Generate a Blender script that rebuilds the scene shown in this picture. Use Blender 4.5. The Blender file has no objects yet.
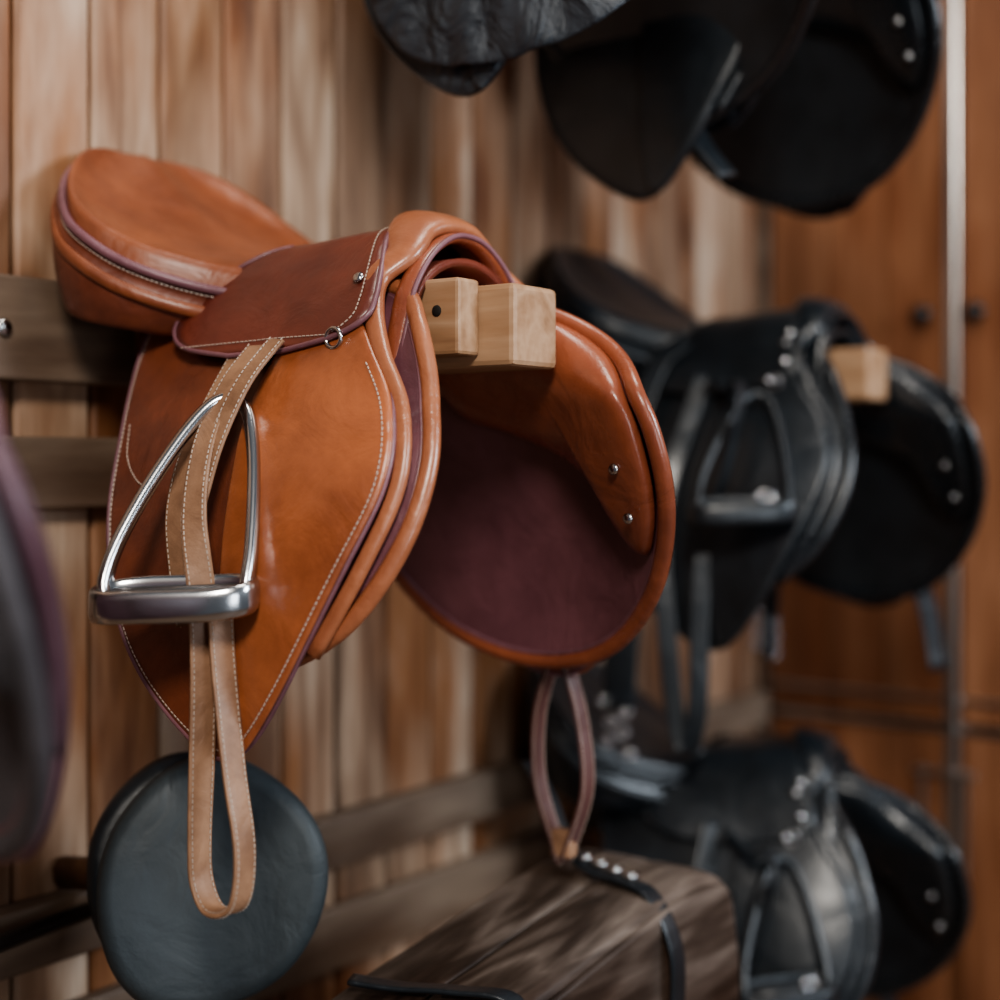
import bpy, bmesh, math, random
from mathutils import Vector
random.seed(4)
scene=bpy.context.scene
try:
    scene.view_settings.view_transform='AgX'
    scene.view_settings.look='AgX - Medium High Contrast'
except Exception: pass

# ---------------------------------------------------------------- materials
def newmat(name):
    m=bpy.data.materials.new(name); m.use_nodes=True
    nt=m.node_tree; b=nt.nodes['Principled BSDF']
    return m,nt,b
def N(nt,t,**k):
    n=nt.nodes.new(t)
    for a,v in k.items(): setattr(n,a,v)
    return n
def leather(name,c1,c2,rough=.38,coat=.25,bump=.15,scale=6,wr=0.0,spec=.5):
    m,nt,b=newmat(name)
    tc=N(nt,'ShaderNodeTexCoord')
    n1=N(nt,'ShaderNodeTexNoise'); n1.inputs['Scale'].default_value=scale; n1.inputs['Detail'].default_value=8
    n1.inputs['Roughness'].default_value=.68
    nt.links.new(tc.outputs['Object'],n1.inputs['Vector'])
    r=N(nt,'ShaderNodeValToRGB'); r.color_ramp.elements[0].position=.34; r.color_ramp.elements[1].position=.64
    r.color_ramp.elements[0].color=(*c1,1); r.color_ramp.elements[1].color=(*c2,1)
    nt.links.new(n1.outputs['Fac'],r.inputs['Fac']); nt.links.new(r.outputs['Color'],b.inputs['Base Color'])
    v=N(nt,'ShaderNodeTexVoronoi'); v.inputs['Scale'].default_value=420
    nt.links.new(tc.outputs['Object'],v.inputs['Vector'])
    n2=N(nt,'ShaderNodeTexNoise'); n2.inputs['Scale'].default_value=14; n2.inputs['Detail'].default_value=5
    n2.inputs['Distortion'].default_value=.8
    nt.links.new(tc.outputs['Object'],n2.inputs['Vector'])
    b1=N(nt,'ShaderNodeBump'); b1.inputs['Strength'].default_value=bump; b1.inputs['Distance'].default_value=.0006
    nt.links.new(v.outputs['Distance'],b1.inputs['Height'])
    b2=N(nt,'ShaderNodeBump'); b2.inputs['Strength'].default_value=.5+wr; b2.inputs['Distance'].default_value=.009+.02*wr
    nt.links.new(n2.outputs['Fac'],b2.inputs['Height']); nt.links.new(b1.outputs['Normal'],b2.inputs['Normal'])
    nt.links.new(b2.outputs['Normal'],b.inputs['Normal'])
    mr=N(nt,'ShaderNodeMapRange'); mr.inputs['To Min'].default_value=rough-.12; mr.inputs['To Max'].default_value=rough+.20
    nt.links.new(n2.outputs['Fac'],mr.inputs['Value']); nt.links.new(mr.outputs['Result'],b.inputs['Roughness'])
    b.inputs['Coat Weight'].default_value=coat; b.inputs['Coat Roughness'].default_value=.24
    b.inputs['Specular IOR Level'].default_value=spec
    return m
def plain(name,c,rough=.5,metal=0):
    m,nt,b=newmat(name)
    tc=N(nt,'ShaderNodeTexCoord'); n=N(nt,'ShaderNodeTexNoise'); n.inputs['Scale'].default_value=40
    nt.links.new(tc.outputs['Object'],n.inputs['Vector'])
    mx=N(nt,'ShaderNodeMix',data_type='RGBA'); mx.inputs[6].default_value=(*[x*.8 for x in c],1); mx.inputs[7].default_value=(*c,1)
    nt.links.new(n.outputs['Fac'],mx.inputs[0]); nt.links.new(mx.outputs[2],b.inputs['Base Color'])
    b.inputs['Roughness'].default_value=rough; b.inputs['Metallic'].default_value=metal
    return m
def wood(name,axis,cols,rough=.55,fine=1.0,patchcol=None,isl=.3,st=.12,rings=6,knots=False,pr=(.47,.66)):
    m,nt,b=newmat(name)
    tc=N(nt,'ShaderNodeTexCoord'); geo=N(nt,'ShaderNodeNewGeometry')
    sc={'z':(1,1,st),'x':(st,1,1),'y':(1,st,1)}[axis]
    mp=N(nt,'ShaderNodeMapping'); mp.inputs['Scale'].default_value=sc
    mul=N(nt,'ShaderNodeMath',operation='MULTIPLY'); mul.inputs[1].default_value=37.0
    nt.links.new(geo.outputs['Random Per Island'],mul.inputs[0])
    add=N(nt,'ShaderNodeVectorMath',operation='ADD')
    nt.links.new(tc.outputs['Object'],mp.inputs['Vector']); nt.links.new(mp.outputs['Vector'],add.inputs[0])
    nt.links.new(mul.outputs[0],add.inputs[1])
    n1=N(nt,'ShaderNodeTexNoise'); n1.inputs['Scale'].default_value=7*fine; n1.inputs['Detail'].default_value=3; n1.inputs['Distortion'].default_value=.8
    nt.links.new(add.outputs[0],n1.inputs['Vector'])
    w=N(nt,'ShaderNodeMath',operation='MULTIPLY'); w.inputs[1].default_value=rings
    nt.links.new(n1.outputs['Fac'],w.inputs[0])
    fr=N(nt,'ShaderNodeMath',operation='PINGPONG'); fr.inputs[1].default_value=1
    nt.links.new(w.outputs[0],fr.inputs[0])
    n2=N(nt,'ShaderNodeTexNoise'); n2.inputs['Scale'].default_value=60*fine; n2.inputs['Detail'].default_value=6
    nt.links.new(add.outputs[0],n2.inputs['Vector'])
    mm=N(nt,'ShaderNodeMath',operation='MULTIPLY_ADD'); mm.inputs[1].default_value=.36
    nt.links.new(fr.outputs[0],mm.inputs[0])
    m3=N(nt,'ShaderNodeMath',operation='MULTIPLY'); m3.inputs[1].default_value=.4
    nt.links.new(n2.outputs['Fac'],m3.inputs[0])
    m4=N(nt,'ShaderNodeMath',operation='MULTIPLY_ADD'); m4.inputs[1].default_value=isl
    nt.links.new(geo.outputs['Random Per Island'],m4.inputs[0]); nt.links.new(m3.outputs[0],m4.inputs[2])
    nt.links.new(m4.outputs[0],mm.inputs[2])
    r=N(nt,'ShaderNodeValToRGB')
    els=r.color_ramp.elements
    while len(els)<len(cols): els.new(.5)
    for i,c in enumerate(cols):
        els[i].position=.12+.72*i/(len(cols)-1); els[i].color=(*c,1)
    nt.links.new(mm.outputs[0],r.inputs['Fac'])
    out=r.outputs['Color']
    if patchcol:
        mp2=N(nt,'ShaderNodeMapping'); s2={'z':(3,3,1.2),'x':(1.2,3,3),'y':(3,1.2,3)}[axis]; mp2.inputs['Scale'].default_value=s2
        nt.links.new(tc.outputs['Object'],mp2.inputs['Vector'])
        n3=N(nt,'ShaderNodeTexNoise'); n3.inputs['Scale'].default_value=1.5; n3.inputs['Detail'].default_value=6
        ad=N(nt,'ShaderNodeVectorMath',operation='ADD'); nt.links.new(mp2.outputs[0],ad.inputs[0]); nt.links.new(mul.outputs[0],ad.inputs[1])
        nt.links.new(ad.outputs[0],n3.inputs['Vector'])
        r2=N(nt,'ShaderNodeValToRGB'); r2.color_ramp.elements[0].position=pr[0]; r2.color_ramp.elements[1].position=pr[1]
        nt.links.new(n3.outputs['Fac'],r2.inputs['Fac'])
        mx=N(nt,'ShaderNodeMix',data_type='RGBA',blend_type='MULTIPLY')
        nt.links.new(r2.outputs['Color'],mx.inputs[0]); nt.links.new(out,mx.inputs[6]); mx.inputs[7].default_value=(*patchcol,1)
        out=mx.outputs[2]
    if knots:
        mp3=N(nt,'ShaderNodeMapping'); mp3.inputs['Scale'].default_value=(1,.3,.42)
        nt.links.new(tc.outputs['Object'],mp3.inputs['Vector'])
        vo=N(nt,'ShaderNodeTexVoronoi'); vo.inputs['Scale'].default_value=6.5
        nt.links.new(mp3.outputs[0],vo.inputs['Vector'])
        r3=N(nt,'ShaderNodeValToRGB'); e3=r3.color_ramp.elements
        e3[0].position=.10; e3[0].color=(.16,.09,.055,1); e3[1].position=.30; e3[1].color=(1,1,1,1)
        q=e3.new(.16); q.color=(.58,.42,.31,1)
        nt.links.new(vo.outputs['Distance'],r3.inputs['Fac'])
        mx=N(nt,'ShaderNodeMix',data_type='RGBA',blend_type='MULTIPLY'); mx.inputs[0].default_value=.85
        nt.links.new(out,mx.inputs[6]); nt.links.new(r3.outputs[0],mx.inputs[7]); out=mx.outputs[2]
    nt.links.new(out,b.inputs['Base Color'])
    b.inputs['Roughness'].default_value=rough
    bp=N(nt,'ShaderNodeBump'); bp.inputs['Strength'].default_value=.35; bp.inputs['Distance'].default_value=.002
    nt.links.new(mm.outputs[0],bp.inputs['Height']); nt.links.new(bp.outputs['Normal'],b.inputs['Normal'])
    return m

WALL=wood('pine_wall_boards','z',[(.055,.029,.017),(.22,.13,.080),(.38,.255,.17),(.54,.41,.31)],patchcol=(.62,.37,.21),isl=.38,knots=True,pr=(.42,.62),rings=8,fine=1.25,st=.10)
CAB=wood('cabinet_wood','z',[(.15,.060,.029),(.24,.102,.050),(.34,.162,.086)],rough=.42,patchcol=(.7,.55,.45),isl=.15)
RAILM=wood('weathered_rail_wood','x',[(.055,.036,.025),(.14,.095,.068),(.25,.185,.135)],patchcol=(.5,.38,.3))
CHESTM=wood('weathered_chest_wood','x',[(.014,.010,.008),(.06,.043,.034),(.15,.118,.098),(.32,.27,.23)],rough=.42,fine=1.5,patchcol=(.25,.18,.15),st=.12,rings=9,pr=(.45,.60),isl=.1)
BEAMM=wood('pine_beam','y',[(.16,.076,.036),(.33,.185,.098),(.47,.30,.185)],fine=2)
DARKW=wood('dark_wood','x',[(.05,.025,.015),(.12,.06,.03),(.2,.1,.05)])
FLOORM=wood('floor_wood','x',[(.06,.035,.022),(.12,.07,.045),(.17,.11,.07)])
METAL=plain('worn_steel',(.58,.58,.59),.20,1)
DULL=plain('dull_steel',(.42,.42,.43),.3,1)
CHROME=plain('chrome_bar',(.7,.68,.66),.3,1)
RUBBER=plain('dark_rubber',(.03,.03,.032),.6)
GAP=plain('dark_gap',(.010,.007,.005),.8)
STITCH=plain('waxed_thread',(.52,.42,.35),.6)
STITCHB=plain('black_thread',(.05,.055,.06),.6)
KNOB=plain('dark_knob',(.012,.010,.010),.35)

BROWN=dict(seat=leather('seat_leather',(.145,.040,.018),(.29,.090,.038),.38,.3,scale=5),
  skirt=leather('skirt_leather',(.090,.019,.013),(.17,.040,.024),.34,.3),
  flap_r=leather('flap_leather',(.085,.022,.013),(.22,.060,.028),.38,scale=5),
  flap_f=leather('flap_front_leather',(.185,.050,.021),(.41,.130,.052),.31,.4,scale=5),
  inner=leather('inner_oxblood_leather',(.095,.034,.044),(.20,.080,.096),.36,.3,scale=4),
  band=leather('pommel_leather',(.24,.078,.037),(.41,.155,.076),.31,.4),
  knee=leather('knee_roll_leather',(.18,.050,.027),(.32,.095,.048),.26,.4),
  welt=leather('welt_leather',(.13,.055,.066),(.22,.10,.12),.4),
  strap=leather('tan_strap_leather',(.20,.105,.060),(.36,.205,.122),.52,.08,scale=14),
  strap2=leather('oxblood_strap',(.070,.030,.028),(.115,.05,.045),.45,.1), stitch=STITCH, metal=METAL, st=METAL)
def blackset(tag,inner=None,flap=None):
    k=lambda n,r=.3,c=.3:leather(tag+n,(.0060,.0085,.0110),(.016,.0215,.0275),r,c)
    f=k('_leather',.33,.32); g=k('_smooth_leather',.24,.5); s=k('_seat_leather',.40,.2)
    return dict(seat=s,skirt=f,flap_r=flap or f,flap_f=flap or f,inner=inner or s,band=g,knee=g,welt=g,strap=f,strap2=f,stitch=STITCHB,metal=DULL,st=f)
BLACK=blackset('black')
CLOTH=leather('black_wrinkled_cover',(.014,.019,.026),(.032,.041,.054),.5,.0,.1,10,wr=.9)
BLACKC=blackset('covered',None,CLOTH)
DARKP=dict(BROWN); gr=leather('grey_suede',(.06,.056,.062),(.11,.10,.11),.7,0)
pl=leather('plum_leather',(.08,.036,.05),(.13,.07,.09),.45,.15)
DARKP.update(inner=gr,knee=gr,flap_r=pl,flap_f=pl,band=pl,stitch=STITCHB)

# ---------------------------------------------------------------- mesh helpers
def mkobj(name,verts,faces,mat,parent=None,smooth=True):
    me=bpy.data.meshes.new(name); me.from_pydata([tuple(v) for v in verts],[],faces); me.update()
    bm=bmesh.new(); bm.from_mesh(me); bmesh.ops.recalc_face_normals(bm,faces=bm.faces); bm.to_mesh(me); bm.free()
    me.materials.append(mat)
    if smooth:
        for p in me.polygons: p.use_smooth=True
    o=bpy.data.objects.new(name,me); scene.collection.objects.link(o)
    if parent: o.parent=parent
    return o
def L(s,u,h): return Vector((s,-u,h))
def tab(t,x):
    if x<=t[0][0]: return t[0][1]
    if x>=t[-1][0]: return t[-1][1]
    for i in range(len(t)-1):
        if t[i][0]<=x<=t[i+1][0]: break
    x0,y0=t[i]; x1,y1=t[i+1]; d=x1-x0
    sl=(y1-y0)/d
    a=(y1-t[i-1][1])/(x1-t[i-1][0]) if i>0 else sl
    b=(t[i+2][1]-y0)/(t[i+2][0]-x0) if i+2<len(t) else sl
    q=(x-x0)/d
    return y0*(2*q**3-3*q*q+1)+y1*(-2*q**3+3*q*q)+a*d*(q**3-2*q*q+q)+b*d*(q**3-q*q)
def ss(x): x=max(0,min(1,x)); return x*x*(3-2*x)
def spline(pts,n=8,closed=False):
    pts=[Vector(p) for p in pts]; out=[]; m=len(pts)
    rng=range(m if closed else m-1)
    for i in rng:
        if closed: p0,p1,p2,p3=pts[i-1],pts[i],pts[(i+1)%m],pts[(i+2)%m]
        else:
            p1,p2=pts[i],pts[i+1]; p0=pts[i-1] if i>0 else p1*2-p2; p3=pts[i+2] if i+2<m else p2*2-p1
        for k in range(n):
            t=k/n
            out.append(.5*((2*p1)+(p2-p0)*t+(2*p0-5*p1+4*p2-p3)*t*t+(3*p1-p0-3*p2+p3)*t**3))
    if not closed: out.append(pts[-1])
    return out
def sweep(name,path,wax,a,b,mat,parent=None,n=14,power=2.0,closed=False):
    m=len(path); V=[];F=[]
    for i,p in enumerate(path):
        if closed: T=path[(i+1)%m]-path[i-1]
        else: T=path[min(i+1,m-1)]-path[max(i-1,0)]
        T=T.normalized(); w=wax[i] if isinstance(wax,list) else Vector(wax)
        W=(w-T*w.dot(T)).normalized(); Q=T.cross(W)
        aa=a(i/(m-1)) if callable(a) else a; bb=b(i/(m-1)) if callable(b) else b
        for k in range(n):
            th=2*math.pi*(k+.5)/n; c,s=math.cos(th),math.sin(th); e=2/power
            V.append(p+W*aa*math.copysign(abs(c)**e,c)+Q*bb*math.copysign(abs(s)**e,s))
    for i in range(m if closed else m-1):
        for k in range(n):
            j=(i+1)%m
            F.append([i*n+k,i*n+(k+1)%n,j*n+(k+1)%n,j*n+k])
    if not closed: F.append(list(range(n))[::-1]); F.append([(m-1)*n+k for k in range(n)])
    return mkobj(name,V,F,mat,parent)
def resample(path,step):
    out=[];acc=0;nxt=0
    for i in range(len(path)-1):
        d=(path[i+1]-path[i]); l=d.length
        if l<1e-9: continue
        while nxt<=acc+l:
            out.append((path[i]+d*((nxt-acc)/l),d/l)); nxt+=step
        acc+=l
    return out
def stitches(name,path,normal,mat,parent,step=.0056,ln=.0038,w=.00072):
    V=[];F=[]
    for k,(p,T) in enumerate(resample(path,step)):
        nn=normal(p) if callable(normal) else Vector(normal)
        S=T.cross(nn)
        if S.length<1e-6: continue
        S.normalize(); Q=S.cross(T)
        b=len(V)
        for dx in(-.5,.5):
            for dy,dz in((-1,-.3),(1,-.3),(.6,.9),(-.6,.9)):
                V.append(p+T*dx*ln+S*dy*w+Q*dz*w)
        F+= [[b,b+1,b+2,b+3],[b+4,b+7,b+6,b+5]]+[[b+i,b+4+i,b+4+(i+1)%4,b+(i+1)%4] for i in range(4)]
    return mkobj(name,V,F,mat,parent,False) if V else None
def box(name,c,d,mat,parent=None,bev=.003,seg=2,rotz=0,rotx=0,roty=0):
    bm=bmesh.new(); bmesh.ops.create_cube(bm,size=1)
    for v in bm.verts: v.co=Vector((v.co.x*d[0],v.co.y*d[1],v.co.z*d[2]))
    if bev: bmesh.ops.bevel(bm,geom=bm.edges[:],offset=bev,segments=seg,affect='EDGES',profile=.5)
    me=bpy.data.meshes.new(name); bm.to_mesh(me); bm.free(); me.materials.append(mat)
    o=bpy.data.objects.new(name,me); o.location=c; o.rotation_euler=(rotx,roty,rotz); scene.collection.objects.link(o)
    if parent:o.parent=parent
    return o
def empty(name,loc,rz=0):
    e=bpy.data.objects.new(name,None); e.location=loc; e.rotation_euler=(0,0,rz); scene.collection.objects.link(e); e.empty_display_size=.05; return e
def dome(name,c,axis,r,mat,parent,flat=.45):
    bm=bmesh.new(); bmesh.ops.create_uvsphere(bm,u_segments=14,v_segments=8,radius=r)
    for v in bm.verts: v.co.z*=flat
    q=Vector((0,0,1)).rotation_difference(Vector(axis)).to_matrix()
    for v in bm.verts: v.co=q@v.co+Vector(c)
    me=bpy.data.meshes.new(name); bm.to_mesh(me); bm.free(); me.materials.append(mat)
    for p in me.polygons:p.use_smooth=True
    o=bpy.data.objects.new(name,me); scene.collection.objects.link(o); o.parent=parent; return o

# ---------------------------------------------------------------- saddle
BS=[(-.5,.243),(-.42,.24),(-.3,.234),(-.2,.217),(-.1,.182),(-.04,.150),(0,.128),(.03,.108),(.06,.088),(.08,.073),(.11,.05),(.13,.03)]
def bs(h,u=.3):
    f=max(0,(u-.46)/.17)
    r=max(0,(.3-u)/.15)
    return tab(BS,h)-.040*f*f*ss((.02-h)/.1)-.012*r*r
SEATW=[(.002,.004),(.012,.048),(.03,.100),(.06,.148),(.10,.184),(.14,.198),(.2,.176),(.27,.122),(.34,.080),(.42,.056),(.46,.04)]
SEATC=[(.002,.244),(.012,.246),(.03,.236),(.06,.208),(.10,.172),(.14,.142),(.2,.107),(.27,.087),(.34,.080),(.42,.084),(.46,.086)]
SEATE=[(.002,.244),(.012,.243),(.03,.230),(.06,.200),(.10,.160),(.14,.126),(.2,.086),(.27,.058),(.34,.050),(.42,.066),(.46,.075)]
def sh(sg,u,h):
    # worn-in asymmetry between the two sides
    if sg<0: return (u-.030*ss((u-.32)/.25)+.016*ss((.3-u)/.12), h)
    return (u+.068*ss((u-.1)/.42)*ss((.08-h)/.14), h+.032*ss(-h/.3))
def flapmesh(R,nm,outline,off,sg,th,mat,cen=(.40,-.17),pad=0,n=8,wav=0):
    cen=sh(sg,*cen)
    ol=spline([Vector((*sh(sg,*p),0)) for p in outline],n,True); m=len(ol)
    rs=[.12,.25,.38,.5,.6,.7,.78,.85,.9,.94,.97,.99,1]
    V=[];F=[]
    def add(side):
        b=len(V)
        def pt(u,h,r):
            t=th/2*(1 if r<.98 else (.75 if r<1 else .3))
            if pad and side<0: t+=pad*max(0,1-r**3)**.5
            elif pad: t=th/2*max(.2,(1-r**6))
            wv=wav*(math.sin(u*70+h*25)+.6*math.sin(h*60-u*40)+.5*math.sin(u*130+3))
            return L(sg*(bs(h,u)+off+side*t+wv),u,h)
        V.append(pt(cen[0],cen[1],0))
        for r in rs:
            for p in ol: V.append(pt(cen[0]+(p.x-cen[0])*r,cen[1]+(p.y-cen[1])*r,r))
        for k in range(m): F.append([b,b+1+k,b+1+(k+1)%m])
        for i in range(len(rs)-1):
            for k in range(m): F.append([b+1+i*m+k,b+1+(i+1)*m+k,b+1+(i+1)*m+(k+1)%m,b+1+i*m+(k+1)%m])
        return b+1+(len(rs)-1)*m
    a=add(1); b=add(-1)
    for k in range(m): F.append([a+k,b+k,b+(k+1)%m,a+(k+1)%m])
    mkobj(nm,V,F,mat,R)
    return ol
def saddle(name,X,zb,M,rz=0):
    R=empty(name,(X,0,zb),rz)
    us=[.002+(.46-.002)*(i/48)**1.5 for i in range(49)]; V=[];F=[];nA=33
    for u in us:
        w=tab(SEATW,u); c=tab(SEATC,u); e=tab(SEATE,u)
        for k in range(nA):
            a=-1+2*k/(nA-1); s=w*math.sin(a*math.pi/2)
            dish=-.016*math.sin(min(1,abs(a)*1.2)*math.pi)*max(0,min(1,(.25-u)/.15))*ss((u-.002)/.04)
            # padded roll along the rim of the seat
            roll=.007*math.exp(-((abs(a)-.80)/.10)**2)*ss(u/.05)*ss((.32-u)/.1)
            if k in(0,nA-1): V.append(L(s,u,e-.012*ss(u/.03)))
            else: V.append(L(s,u+.0,c+(e-c)*abs(a)**2.2+dish+.004+roll))
    for i in range(48):
        for k in range(nA-1): F.append([i*nA+k,i*nA+k+1,(i+1)*nA+k+1,(i+1)*nA+k])
    mkobj('seat',V,F,M['seat'],R)
    V=[];F=[]
    pus=[u for u in us if u>.006]
    for u in pus:
        w=tab(SEATW,u); e=tab(SEATE,u); bot=tab([(.002,.19),(.012,.16),(.05,.08),(.1,.035),(.2,.005),(.34,-.01),(.46,.0)],u)
        bot=min(bot,e-.04); g=.045 if u>.05 else .02
        prof=[(w-.004,e-.008),(w+.010,e-.022),(w+.012,e-.4*(e-bot)-.01),(w-.0,bot+.012),(w-.022,bot),(min(w-.03,g+.012) if w>.05 else .01,bot+.012),(min(g,w*.5),bot+.035),(0,max(bot+.04,.045))]
        sm=spline([Vector((p[0],p[1],0)) for p in prof],3); n=len(sm)
        V+=[L(-p.x,u-.010,p.y) for p in sm]+[L(p.x,u-.010,p.y) for p in sm[::-1]]
    m=2*n
    for i in range(len(pus)-1):
        for k in range(m-1): F.append([i*m+k,i*m+k+1,(i+1)*m+k+1,(i+1)*m+k])
    F.append(list(range(m)))
    mkobj('panel',V,F,M['flap_r'],R)
    rim=[L(-tab(SEATW,u)-.004,u-.002,tab(SEATE,u)-.008) for u in us[::-1] if .010<u<.40]+[L(0,-.004,.240)]+[L(tab(SEATW,u)+.004,u-.002,tab(SEATE,u)-.008) for u in us if .010<u<.40]
    rim=spline(rim,2)
    sweep('seat_welt',rim,(0,0,1),.0055,.0055,M['welt'],R,10)
    rim2=[p+Vector((0,0,-.026))+Vector((math.copysign(min(.008,abs(p.x)*.2),p.x),.004,0)) for p in rim]
    sweep('cantle_welt',rim2,(0,0,1),.008,.005,M['seat'],R,10)
    stitches('seat_stitching',[p+Vector((math.copysign(.004,p.x),0,-.0075)) for p in rim],(-.75,-.4,.3),M['stitch'],R)
    PP=[(0,0,.108),(.15,.027,.106),(.3,.050,.095),(.45,.071,.075),(.6,.092,.049),(.75,.112,.022),(.88,.128,-.002),(1,.142,-.026)]
    ps=[(p[0],p[1]) for p in PP]; ph=[(p[0],p[2]) for p in PP]
    UR=[(0,.35),(.3,.31),(.6,.255),(.75,.238),(.86,.245),(.94,.275),(1,.34)]
    UF=[(0,.462),(.3,.475),(.6,.500),(.75,.510),(.85,.508),(.94,.475),(1,.41)]
    def skp(v,t,off=0):
        q=abs(v); sg=-1 if v<0 else 1
        u=tab(UR,q)+(tab(UF,q)-tab(UR,q))*t
        h=tab(ph,q)+(tab(SEATC,u)-.086+.004)*(1-q)**1.2 - .006*max(0,(.4-u)/.15)
        s=tab(ps,q)+.014*ss(q/.3)+off+.012*ss((.42-u)/.15)*ss(q/.4)
        return L(sg*s if q>.001 else 0,u,h+off*(1-q))
    V=[];F=[];nv,nt_=61,16
    for i in range(nv):
        v=-1+2*i/(nv-1)
        for k in range(nt_): V.append(skp(v,k/(nt_-1)))
    for i in range(nv-1):
        for k in range(nt_-1): F.append([i*nt_+k,i*nt_+k+1,(i+1)*nt_+k+1,(i+1)*nt_+k])
    o=mkobj('skirt',V,F,M['skirt'],R); sd=o.modifiers.new('s','SOLIDIFY'); sd.thickness=.005; sd.offset=0
    for sg,nm in((-1,'near'),(1,'far')):
        ed=[skp(sg*(i/40),0,.001) for i in range(8,41)]+[skp(sg*1,t/10,.001) for t in range(1,10)]+[skp(sg*(i/40),1,.001) for i in range(40,0,-1)]
        sweep('skirt_edge_'+nm,ed,(0,0,1),.003,.003,M['welt'],R,8)
        ed=[skp(sg*.93,t/10,.0035) for t in range(0,10)]+[skp(sg*(i/40)*.93,.93,.0035) for i in range(40,0,-1)]
        stitches('skirt_stitching_'+nm,ed,(sg,-.1,.5),M['stitch'],R)
    def ring(ol,r,off,sg,cen=(.40,-.17)):
        q=[]; cen=sh(sg,*cen)
        for p in ol:
            u=cen[0]+(p.x-cen[0])*r; h=cen[1]+(p.y-cen[1])*r
            q.append(L(sg*(bs(h,u)+off),u,h))
        return q
    FL=[(.515,.03),(.56,-.03),(.595,-.09),(.604,-.16),(.578,-.24),(.530,-.335),(.475,-.405),(.42,-.428),(.355,-.405),(.29,-.355),(.235,-.29),(.195,-.2),(.172,-.1),(.145,-.02),(.15,.05),(.25,.055),(.36,.05),(.45,.05)]
    FO=[(.51,.01),(.56,-.035),(.597,-.09),(.607,-.16),(.580,-.24),(.532,-.337),(.480,-.405),(.445,-.425),(.428,-.38),(.418,-.29),(.405,-.18),(.395,-.09),(.41,-.02),(.45,-.002)]
    SWF=[(.53,.03),(.590,-.01),(.632,-.07),(.654,-.15),(.648,-.23),(.61,-.31),(.54,-.375),(.46,-.405),(.38,-.405),(.3,-.37),(.235,-.30),(.20,-.2),(.19,-.1),(.2,0),(.3,.03),(.43,.04)]
    SWN=[(.53,.04),(.580,.0),(.612,-.07),(.630,-.14),(.622,-.21),(.588,-.275),(.54,-.315),(.46,-.34),(.38,-.34),(.3,-.31),(.25,-.26),(.215,-.18),(.20,-.1),(.21,0),(.3,.03),(.43,.04)]
    KNF=[(.40,.02),(.47,.035),(.545,.02),(.592,-.025),(.622,-.08),(.636,-.16),(.632,-.225),(.612,-.268),(.584,-.258),(.55,-.20),(.50,-.155),(.43,-.12),(.37,-.09),(.35,-.02)]
    KNN=[(p[0]-.035,p[1]) for p in KNF]
    for sg,nm in((-1,'near'),(1,'far')):
        ol=flapmesh(R,'flap_'+nm,FL,0,sg,.006,M['flap_r'])
        rg=ring(ol,.965,.0042,sg)
        stitches('flap_stitching_'+nm,rg[int(len(rg)*7/18):len(rg)*14//18],(sg,0,0),M['stitch'],R)
        sweep('flap_edge_'+nm,ring(ol,1.0,0,sg),(1,0,0),.004,.003,M['welt'],R,8,closed=True)
        c2=(.49,-.19)
        ol=flapmesh(R,'flap_front_'+nm,FO,.007,sg,.006,M['flap_f'],c2)
        rg=ring(ol,.945,.0112,sg,c2)
        stitches('flap_front_stitching_'+nm,rg[8:len(rg)*9//14],(sg,0,0),M['stitch'],R)
        so=-.020 if sg<0 else -.030
        ol=flapmesh(R,'sweat_flap_'+nm,SWN if sg<0 else SWF,so,sg,.006,M['inner'])
        sweep('sweat_flap_roll_'+nm,ring(ol,.995,so,sg),(1,0,0),.0085,.010,M['band'] if sg<0 else M['knee'],R,10,closed=True)
        sweep('sweat_flap_welt_'+nm,ring(ol,.955,so-.002,sg),(1,0,0),.0055,.003,M['welt'],R,8,closed=True)
        flapmesh(R,'knee_roll_'+nm,KNN if sg<0 else KNF,so-.008,sg,.008,M['knee'],(.50,-.06),pad=.034 if sg>0 else .026)
        if sg>0:
            for uu,hh in((.600,-.165),(.612,-.225)):
                uu,hh=sh(sg,uu,hh); dome('rivet_'+nm,L(sg*(bs(hh,uu)-.038-.034),uu,hh),(-sg,0,0),.006,M['metal'],R)
        cs=spline([L(sg*(bs(h,u)+.0045),u,h) for u,h in((.205,-.10),(.22,-.135),(.25,-.16),(.277,-.165))],8)
        stitches('rear_seam_'+nm,cs,(sg,0,0),M['stitch'],R)
        dome('skirt_stud_'+nm,skp(sg*.62,.90,.006),(sg,-.1,.6),.0065,M['metal'],R)
        dr=[skp(sg*.93,.98,.004)+Vector((0,-.010*math.cos(t)-.0,-.004+.010*math.sin(t))) for t in [2*math.pi*i/20 for i in range(20)]]
        sweep('d_ring_'+nm,dr,(1,0,0),.0022,.0022,M['metal'],R,8,closed=True)
    hb=[(.516,.048),(.532,.012),(.563,-.035),(.600,-.09),(.613,-.16),(.59,-.24),(.548,-.32)]
    def bp(sg):
        q=[L(sg*.050,.494,.100),L(sg*.074,.503,.076)]
        for i,(u,h) in enumerate(hb):
            u,h=sh(sg,u,h); q.append(L(sg*(bs(h,u)+.004-.010*min(1,i/4)),u,h))
        return q
    pth=bp(-1)[::-1]+[L(-.027,.490,.113),L(0,.488,.117),L(.027,.490,.113)]+bp(1)
    pth=spline(pth,6)
    fa=lambda t:.008+.028*math.exp(-((t-.5)/.17)**2)
    fb=lambda t:.0062+.006*math.exp(-((t-.5)/.22)**2)
    sweep('pommel_band',pth,(0,1,.25),fa,fb,M['band'],R,20,power=2.4)
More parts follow.
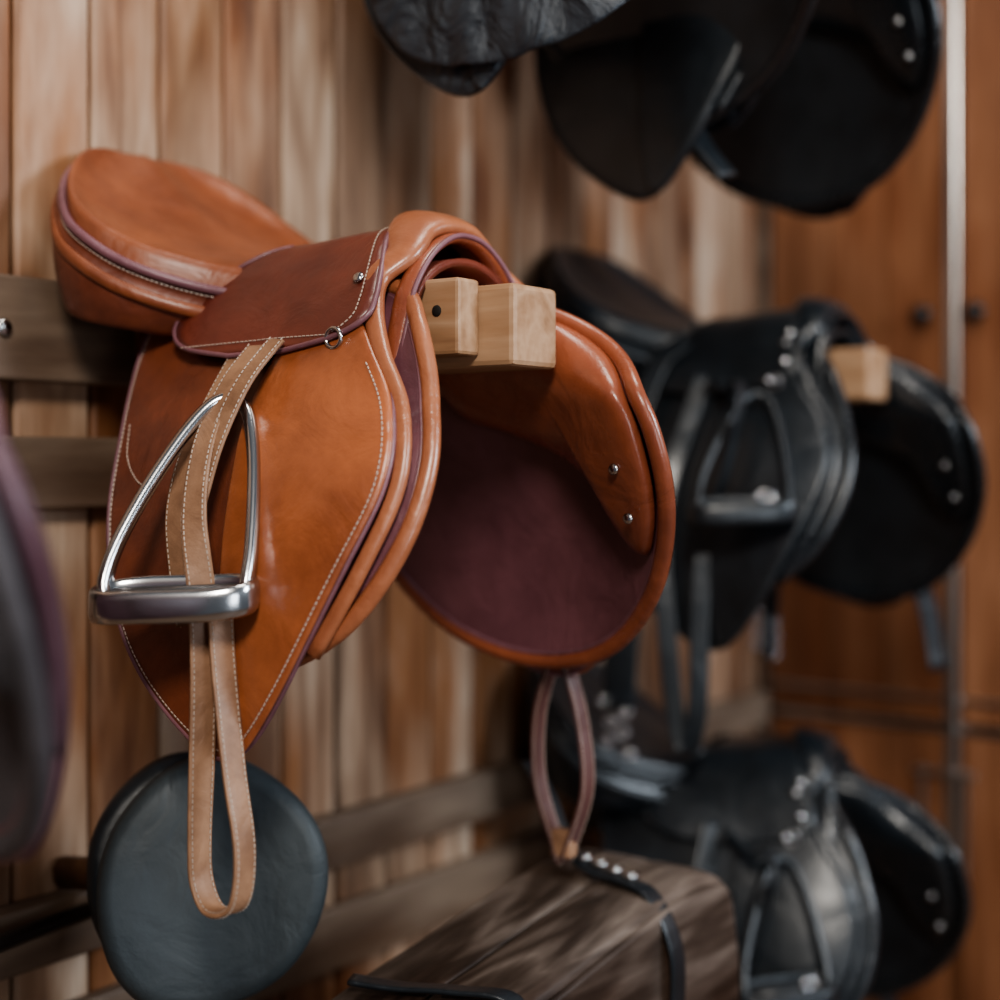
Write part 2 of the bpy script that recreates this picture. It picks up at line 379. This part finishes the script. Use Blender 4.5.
    pa=spline([L(-.130,.530,-.06),L(-.108,.525,-.0),L(-.090,.520,.036),L(-.063,.519,.070),L(-.030,.518,.092),L(0,.517,.098),L(.030,.519,.092),L(.060,.522,.070),L(.084,.526,.036),L(.105,.535,0),L(.130,.555,-.06)],6)
    sweep('pommel_front_roll',pa,(0,1,0),.012,.006,M['knee'],R,12)
    sweep('pommel_piping',[p+Vector((0,-.012,.002)) for p in pa],(0,1,0),.003,.003,M['welt'],R,8)
    V=[];F=[]; na=25
    for i in range(12):
        u=.10+.43*i/11
        for k in range(na):
            a=math.pi*k/(na-1); tp=min(.090,tab(SEATC,u)-.010)
            V.append(L(-.102*math.cos(a)*(.85+.15*i/11),u,-.05+(tp+.05)*max(0,math.sin(a))**.7))
    for i in range(11):
        for k in range(na-1): F.append([i*na+k,i*na+k+1,(i+1)*na+k+1,(i+1)*na+k])
    o=mkobj('gullet_lining',V,F,M['skirt'],R); sd=o.modifiers.new('s','SOLIDIFY'); sd.thickness=.008; sd.offset=-1
    return R
def ribbon(nm,pts,wa,w,th,mat,R,stm=None,n=7,du=0):
    path=spline([L(p[0],p[1]+du,p[2]) for p in pts],n)
    if isinstance(wa,list): wl=spline([L(*x) for x in wa],n)
    else: wl=[L(*wa)]*len(path)
    sweep(nm,path,wl,w/2,th/2,mat,R,16,power=5)
    if stm:
        for sd in(-1,1):
            for fc in(-1,1):
                q=[]
                for i,p in enumerate(path):
                    T=(path[min(i+1,len(path)-1)]-path[max(i-1,0)]).normalized()
                    W=(wl[i]-T*wl[i].dot(T)).normalized(); Q=T.cross(W)
                    q.append((p+W*sd*w*.38+Q*fc*(th/2+.0003),Q*fc))
                nrm=lambda P,qq=q:min(qq,key=lambda a:(a[0]-P).length_squared)[1]
                stitches(nm+'_stitching',[a[0] for a in q],nrm,stm,R,.0056,.0036,.00062)
def stirrup(R,s,u,h,mat,H=.187,pd=(.6,.8),dark=RUBBER,th=.0068,tilt=.088):
    P=Vector((pd[0],-pd[1],0)).normalized(); D=Vector((P.y,-P.x,0)).normalized()
    C=L(s,u,h)
    arc=[(-.064,-.004),(-.066,.012),(-.058,.045),(-.036,.095),(-.008,.145),(.014,.175),(.030,.186),(.045,.185),(.057,.170),(.065,.135),(.069,.09),(.070,.04),(.068,.012),(.066,-.004)]
    pts=[C+P*(a)-D*(tilt*(max(0,b)/.187)**1.1)+Vector((0,0,b*H/.187)) for a,b in arc]
    sweep('stirrup_bow',spline(pts,6),D,lambda t:.0140-.005*math.sin(math.pi*t),th,mat,R,14,power=2.5)
    lp=[]
    for i in range(48):
        a=2*math.pi*i/48; c,sn=math.cos(a),math.sin(a)
        lp.append(C+P*(.075*math.copysign(abs(c)**.55,c))+D*(.030*math.copysign(abs(sn)**.6,sn))+Vector((0,0,-.006+.004*c-.005*sn)))
    sweep('stirrup_tread_frame',lp,(0,0,1),.0155,.005,mat,R,12,closed=True,power=3)
    for k in(-1.4,0,1.4):
        sweep('stirrup_tread_bar',[C+P*(-.068)+D*k*.010+Vector((0,0,-.006)),C+P*.068+D*k*.010+Vector((0,0,-.001))],(0,0,1),.009,.0045,dark if k else mat,R,10)
def ringmesh(nm,c,ax1,ax2,a,b,r,mat,R):
    lp=[Vector(c)+Vector(ax1)*a*math.cos(t)+Vector(ax2)*b*math.sin(t) for t in [2*math.pi*i/24 for i in range(24)]]
    n=Vector(ax1).cross(Vector(ax2))
    sweep(nm,lp,n,r,r,mat,R,8,closed=True)

ZB=1.637
S1=saddle('brown_leather_saddle',1.2226,ZB,BROWN)
M=BROWN
ribbon('stirrup_leather',[(-.158,.352,-.02),(-.200,.356,-.06),(-.236,.358,-.12),(-.258,.368,-.19),(-.264,.384,-.26),(-.266,.390,-.33),(-.268,.390,-.42),(-.270,.389,-.50),(-.270,.392,-.540),(-.272,.412,-.563),(-.274,.446,-.551),(-.272,.452,-.50),(-.268,.434,-.43),(-.262,.414,-.34),(-.255,.400,-.27)],
  [(.1,1,0),(.1,1,0),(.1,1,0),(.3,1,0),(.8,.7,0),(1,.4,0),(1,.3,0),(1,.1,0),(1,.1,0),(1,.0,0),(1,0,0),(1,0,0),(1,.1,0),(1,.2,0),(1,.3,0)],.027,.0045,M['strap'],S1,STITCH,n=8,du=.024)
ribbon('stirrup_leather_inner',[(-.152,.335,-.02),(-.186,.333,-.07),(-.222,.331,-.13),(-.244,.336,-.19),(-.250,.348,-.25),(-.250,.358,-.30)],(.1,1,0),.026,.004,M['strap'],S1,STITCH,du=.014)
ribbon('stirrup_leather_outer',[(-.162,.378,-.015),(-.204,.374,-.06),(-.232,.364,-.12),(-.250,.358,-.18)],(.1,1,0),.022,.004,M['strap'],S1,STITCH,du=.03)
stirrup(S1,-.294,.405,-.262,METAL)
ribbon('far_stirrup_leather',[(.225,.492,-.33),(.240,.477,-.38),(.25,.450,-.45),(.25,.450,-.53),(.25,.475,-.60),(.25,.485,-.625),(.25,.498,-.60),(.25,.520,-.53),(.25,.512,-.45),(.240,.498,-.38),(.225,.498,-.33)],(1,.25,0),.022,.005,M['strap2'],S1,STITCH)
box('strap_keeper',L(.25,.486,-.603),(.020,.030,.034),M['strap'],S1,.005)
ringmesh('strap_buckle',L(.238,.490,-.362),(.6,-.8,0),(0,0,1),.018,.006,.003,METAL,S1)

S2=saddle('black_leather_saddle',2.235,ZB,BLACK)
def black_extras(R,back=True):
    F=BLACK['strap']
    ribbon('stirrup_leather',[(-.15,.352,-.0),(-.18,.345,-.06),(-.225,.335,-.15),(-.25,.33,-.25),(-.262,.345,-.38),(-.262,.36,-.52),(-.262,.38,-.585),(-.262,.40,-.52),(-.255,.40,-.38),(-.245,.40,-.28)],(.6,1,0),.030,.005,F,R)
    ribbon('girth_strap',[(-.215,.26,-.30),(-.235,.25,-.42),(-.24,.245,-.54)],(.3,1,0),.055,.006,F,R)
    ribbon('stirrup_leather_loop',[(-.142,.37,-.01),(-.20,.42,-.03),(-.235,.455,-.02),(-.26,.47,-.06),(-.262,.45,-.15),(-.26,.43,-.2)],(1,.1,0),.022,.005,F,R)
    if back: ribbon('stirrup_leather_back',[(-.12,.30,.06),(-.155,.27,.02),(-.20,.255,-.08),(-.235,.25,-.2),(-.24,.26,-.32)],(.3,1,0),.034,.005,F,R)
    stirrup(R,-.290,.49,-.205,BLACK['st'],H=.17,th=.007)
    for k in range(6):
        ringmesh('girth_buckle',L(-.250,.225+.034*(k%2)+.006*(k%3),-.525-.016*k),(.6,-.8,0),(0,0,1),.010,.007,.0022,METAL,R)
    for i,(s,u,h) in enumerate([(-.102,.485,.058),(-.132,.49,.012),(-.150,.47,-.018)]):
        dome('stud',L(s-.012,u,h+.006),(-1,-.5,.3),.006,METAL,R)
    ribbon('far_strap',[(.225,.57,-.34),(.24,.585,-.41),(.24,.60,-.50)],(1,.5,0),.042,.008,F,R)
    ribbon('far_girth_strap',[(.21,.30,-.34),(.215,.295,-.42),(.215,.29,-.50)],(.3,1,0),.03,.006,F,R)
    for k in range(6):
        ringmesh('far_buckle',L(.200,.275+.034*(k%2),-.42-.014*k),(.6,-.8,0),(0,0,1),.009,.007,.0022,METAL,R)
    ringmesh('stirrup_leather_buckle',L(-.285,.525,-.19),(.6,-.8,0),(0,0,1),.014,.007,.0025,METAL,R)
black_extras(S2)
RZ3=.26
S3=saddle('black_leather_saddle',2.12,.925,BLACK,RZ3); black_extras(S3,False)
S4=saddle('black_leather_saddle',2.03,2.300,BLACK)
S5=saddle('black_leather_saddle',1.62,2.365,BLACKC)
ribbon('hanging_strap',[(.19,.46,-.36),(.20,.49,-.42),(.20,.53,-.47)],(1,.5,0),.035,.008,BLACK['strap'],S5)
flapmesh(S5,'quilted_cover',[(.24,.02),(.24,-.15),(.27,-.30),(.34,-.375),(.44,-.400),(.54,-.398),(.64,-.36),(.71,-.27),(.72,-.12),(.64,-.02),(.50,.03),(.36,.04)],.022,-1,.006,CLOTH,(.46,-.17),n=14,wav=.0025)
S6=saddle('plum_leather_saddle',.440,ZB-.05,DARKP)

# ---------------------------------------------------------------- racks
def rack(X,zb,ln=.615,cleat=True,rz=0):
    R=empty('wooden_saddle_rack',(X,0,zb),rz)
    box('beam',(.004,-.036-(ln-.036)/2,0),(.080,ln-.036,.084),BEAMM,R,.006)
    if cleat:
        box('side_cleat',(-.054,-.505,.008),(.036,.135,.078),BEAMM,R,.004)
        dome('cleat_hole',(-.0725,-.545,.014),(-1,0,0),.006,GAP,R,.3)
    box('bracket',(0,-.16,-.075),(.05,.24,.05),BEAMM,R,.004,rotx=.5)
    return R
rack(1.2226,ZB); rack(2.235,ZB,.585,False); rack(.440,ZB-.05,.55,False); rack(2.12,.925,.46,False,RZ3); rack(2.03,2.300,.46,False); rack(1.62,2.365,.46,False)

# ---------------------------------------------------------------- room shell
def planks(name,x0,x1,z0,z1,w,mat,vary=.002):
    bm=bmesh.new(); x=x0
    while x<x1:
        c=bmesh.ops.create_cube(bm,size=1); vs=c['verts']; d=random.uniform(-vary,vary); g=.006
        ww=min(w,x1-x)
        for v in vs: v.co=Vector((x+ww/2+v.co.x*(ww-g),.012+d+v.co.y*.024,(z0+z1)/2+v.co.z*(z1-z0)))
        es=[e for v in vs for e in v.link_edges]; bmesh.ops.bevel(bm,geom=list(set(es)),offset=.005,segments=1,affect='EDGES')
        x+=w
    me=bpy.data.meshes.new(name); bm.to_mesh(me); bm.free(); me.materials.append(mat)
    o=bpy.data.objects.new(name,me); scene.collection.objects.link(o); return o
planks('wall_back',-1.2,3.05,0,2.9,.112,WALL)
box('wall_back_backing',(.95,.05,1.45),(4.3,.04,2.9),GAP,None,0)
box('trim_1',(.9,-.018,1.652),(4.18,.036,.12),RAILM,None,.004)
box('trim_2',(.4,-.014,1.485),(2.2,.028,.085),RAILM,None,.004)
box('trim_3',(.9,-.018,.945),(4.18,.036,.075),RAILM,None,.004)
box('trim_4',(.9,-.012,.80),(4.18,.024,.09),RAILM,None,.004)
box('trim_5',(.9,-.018,2.34),(4.18,.036,.11),RAILM,None,.004)
box('baseboard_back',(.9,-.012,.07),(4.2,.024,.14),DARKW,None,.003)
box('wall_right',(3.08,-1.5,1.45),(.06,3.1,2.9),CAB,None,0)
box('floor',(1.0,-2.0,-.03),(6,4.2,.06),FLOORM,None,0)
for x in (.0,1.0,1.7):
    b=empty('wall_bolt',(x,-.038,1.65)); dome('head',(0,0,0),(0,-1,0),.011,METAL,b)
cab=empty('wooden_cabinet',(3.0,0,0))
def door(nm,y0,y1,z0,z1):
    bm=bmesh.new(); W=abs(y1-y0)/3
    for i in range(3):
        c=bmesh.ops.create_cube(bm,size=1); vs=c['verts']
        for v in vs: v.co=Vector((.02+v.co.x*.02,y0-W*(i+.5)+v.co.y*(W-.003),(z0+z1)/2+v.co.z*(z1-z0)))
    me=bpy.data.meshes.new(nm); bm.to_mesh(me); bm.free(); me.materials.append(CAB)
    o=bpy.data.objects.new(nm,me); scene.collection.objects.link(o); o.parent=cab
doors=[(-.03,-.432),(-.464,-.866),(-.90,-1.30)]
for i,(a,b) in enumerate(doors):
    door('upper_door_%d'%i,a,b,.95,2.75); door('lower_door_%d'%i,a,b,.12,.925)
box('frame_rail',(.022,-.7,.9375),(.02,1.4,.012),CHROME,cab,.001)
box('frame_rail_top',(.008,-.7,1.0),(.012,1.4,.008),CHROME,cab,.001)
box('edge_bar',(-.004,-.448,1.72),(.02,.026,2.16),CHROME,cab,.004)
box('edge_post',(.012,-.012,1.4),(.03,.022,2.8),RAILM,cab,.003)
for y in(-.385,-.497):
    dome('knob',(-.014,y,1.806),(-1,0,0),.021,KNOB,cab,.8)
for k in(-.03,.06): box('latch_bar',(-.02,-.42-k,.72),(.010,.010,.28),CHROME,cab,.002)
box('latch_cross',(-.02,-.435,.85),(.010,.13,.010),CHROME,cab,.002)

# ---------------------------------------------------------------- round leather seat pad (lower left)
P=empty('leather_saddle_pad',(1.10,-.27,1.035))
f=Vector((-.70,-.70,.16)).normalized(); rt=f.cross(Vector((0,0,1))).normalized()*-1; up=rt.cross(f).normalized()
if up.z<0: up=-up
V=[];F=[];nr=72
prof=[(0,.012),(.3,.010),(.6,.013),(.85,.019),(.95,.016),(1.0,.006),(1.01,-.004),(.97,-.018),(.8,-.026),(.4,-.03),(0,-.03)]
for r,d in prof[1:-1]:
    for k in range(nr):
        a=2*math.pi*k/nr; k2=1+.03*math.sin(2*a+.6)+.025*math.sin(3*a+2)+.012*math.sin(5*a)
        V.append(rt*.121*k2*r*math.cos(a)+up*.138*k2*r*math.sin(a)+f*(d+.014*r*r*math.sin(2*a+1)))
m=len(prof)-2
for i in range(m-1):
    for k in range(nr): F.append([i*nr+k,i*nr+(k+1)%nr,(i+1)*nr+(k+1)%nr,(i+1)*nr+k])
V.append(f*.012); V.append(f*-.03)
for k in range(nr): F.append([len(V)-2,k,(k+1)%nr]); F.append([len(V)-1,(m-1)*nr+(k+1)%nr,(m-1)*nr+k])
mkobj('pad_face',V,F,leather('slate_leather',(.028,.036,.040),(.045,.056,.062),.55,.02),P)
CR=Vector((.588,-.809,0))
V2=[v*.88-f*.03-CR*.030+up*.018 for v in V]; mkobj('pad_backing',V2,F,BLACK['seat'],P)
sweep('support_arm',[Vector((0,0,0))-f*.04,Vector((.0,.26,-.03))],(0,0,1),.02,.015,DARKW,P,8)
sweep('wall_rod',[Vector((-.5,.20,-.09)),Vector((.05,.20,-.06))],(0,0,1),.01,.01,KNOB,P,8)

# ---------------------------------------------------------------- weathered chest (bottom centre)
C=empty('weathered_wooden_chest',(0,0,0))
tp=[(1.10,.915),(1.16,.930),(1.3,.950),(1.45,.972),(1.58,.985),(1.64,.978),(1.68,.955),(1.70,.88)]
xs=[p.x for p in spline([Vector((p[0],0,0)) for p in tp],5)]
def slab(nm,yp):
    yp=spline([Vector((a,b_,0)) for a,b_ in yp],4)
    V=[];F=[]
    for X_ in xs:
        zt=tab(tp,X_)
        for p in yp: V.append((X_,p.x,zt+p.y))
    k_=len(yp)
    for i in range(len(xs)-1):
        for k in range(k_-1): F.append([i*k_+k,i*k_+k+1,(i+1)*k_+k+1,(i+1)*k_+k])
    F.append(list(range(k_))); F.append([(len(xs)-1)*k_+k for k in range(k_)])
    mkobj(nm,V,F,CHESTM,C)
slab('lid_board_back',[(-.40,-.40),(-.402,-.10),(-.406,-.010),(-.418,0),(-.46,.001),(-.493,0),(-.498,-.006),(-.499,-.03)])
slab('lid_board_front',[(-.501,-.03),(-.502,-.006),(-.507,0),(-.54,.001),(-.585,-.002),(-.602,-.014),(-.608,-.06),(-.61,-.45)])
box('chest_body',(1.42,-.505,.38),(.54,.18,.76),DARKW,C,.01)
box('chest_rim',(1.11,-.50,.868),(.035,.225,.10),BEAMM,C,.006)
ribbon('bridle_strap',[(1.58,.36,1.10),(1.555,.41,1.06),(1.53,.455,1.012),(1.52,.50,.992),(1.515,.55,.988),(1.51,.59,.976),(1.51,.620,.92),(1.51,.622,.84)],(1,.15,0),.026,.006,BLACK['strap'],C)
for k in range(5): ringmesh('bridle_buckle',L(1.522,.465+.022*k,1.010-.004*k),(1,0,0),(0,-1,.1),.010,.007,.0024,METAL,C)
ribbon('lower_strap',[(1.16,.42,.945),(1.18,.47,.942),(1.20,.53,.945),(1.22,.592,.94),(1.22,.62,.88)],(1,.3,0),.022,.006,BLACK['strap'],C)

# ---------------------------------------------------------------- light
def area(nm,loc,tgt,size,power,col):
    l=bpy.data.lights.new(nm,'AREA'); l.size=size; l.energy=power; l.color=col
    o=bpy.data.objects.new(nm,l); o.location=loc
    o.rotation_euler=(Vector(tgt)-Vector(loc)).to_track_quat('-Z','Y').to_euler(); scene.collection.objects.link(o)
area('window_light_main',(-1.3,-2.5,3.4),(1.5,-.2,1.7),.7,100,(1,.93,.84))
area('window_light_side',(2.2,-4.0,2.7),(1.8,-.2,1.4),1.0,105,(.82,.91,1))
area('fill_light_low',(-.4,-3.8,1.4),(1.6,-.6,1.5),1.0,22,(.85,.92,1))  # cool fill lamp added to lift the flap insides, not a window
area('overhead_area',(1.3,-1.0,3.7),(1.4,-.1,1.4),.7,24,(1,.92,.83))  # small warm area lamp aimed down from above
w=bpy.data.worlds.new('room_ambient'); scene.world=w; w.use_nodes=True
w.node_tree.nodes['Background'].inputs[0].default_value=(.78,.88,1,1); w.node_tree.nodes['Background'].inputs[1].default_value=.14

# ---------------------------------------------------------------- camera
cam=bpy.data.cameras.new('camera'); co=bpy.data.objects.new('camera',cam); scene.collection.objects.link(co)
co.location=(0,-1.46,1.5); fw=Vector((math.cos(math.radians(36)),math.sin(math.radians(36)),0))
co.rotation_euler=fw.to_track_quat('-Z','Y').to_euler()
cam.sensor_width=36; cam.lens=52.2; cam.shift_y=-.04; cam.clip_start=.05
cam.dof.use_dof=True; cam.dof.focus_distance=1.45; cam.dof.aperture_fstop=1.4
scene.camera=co
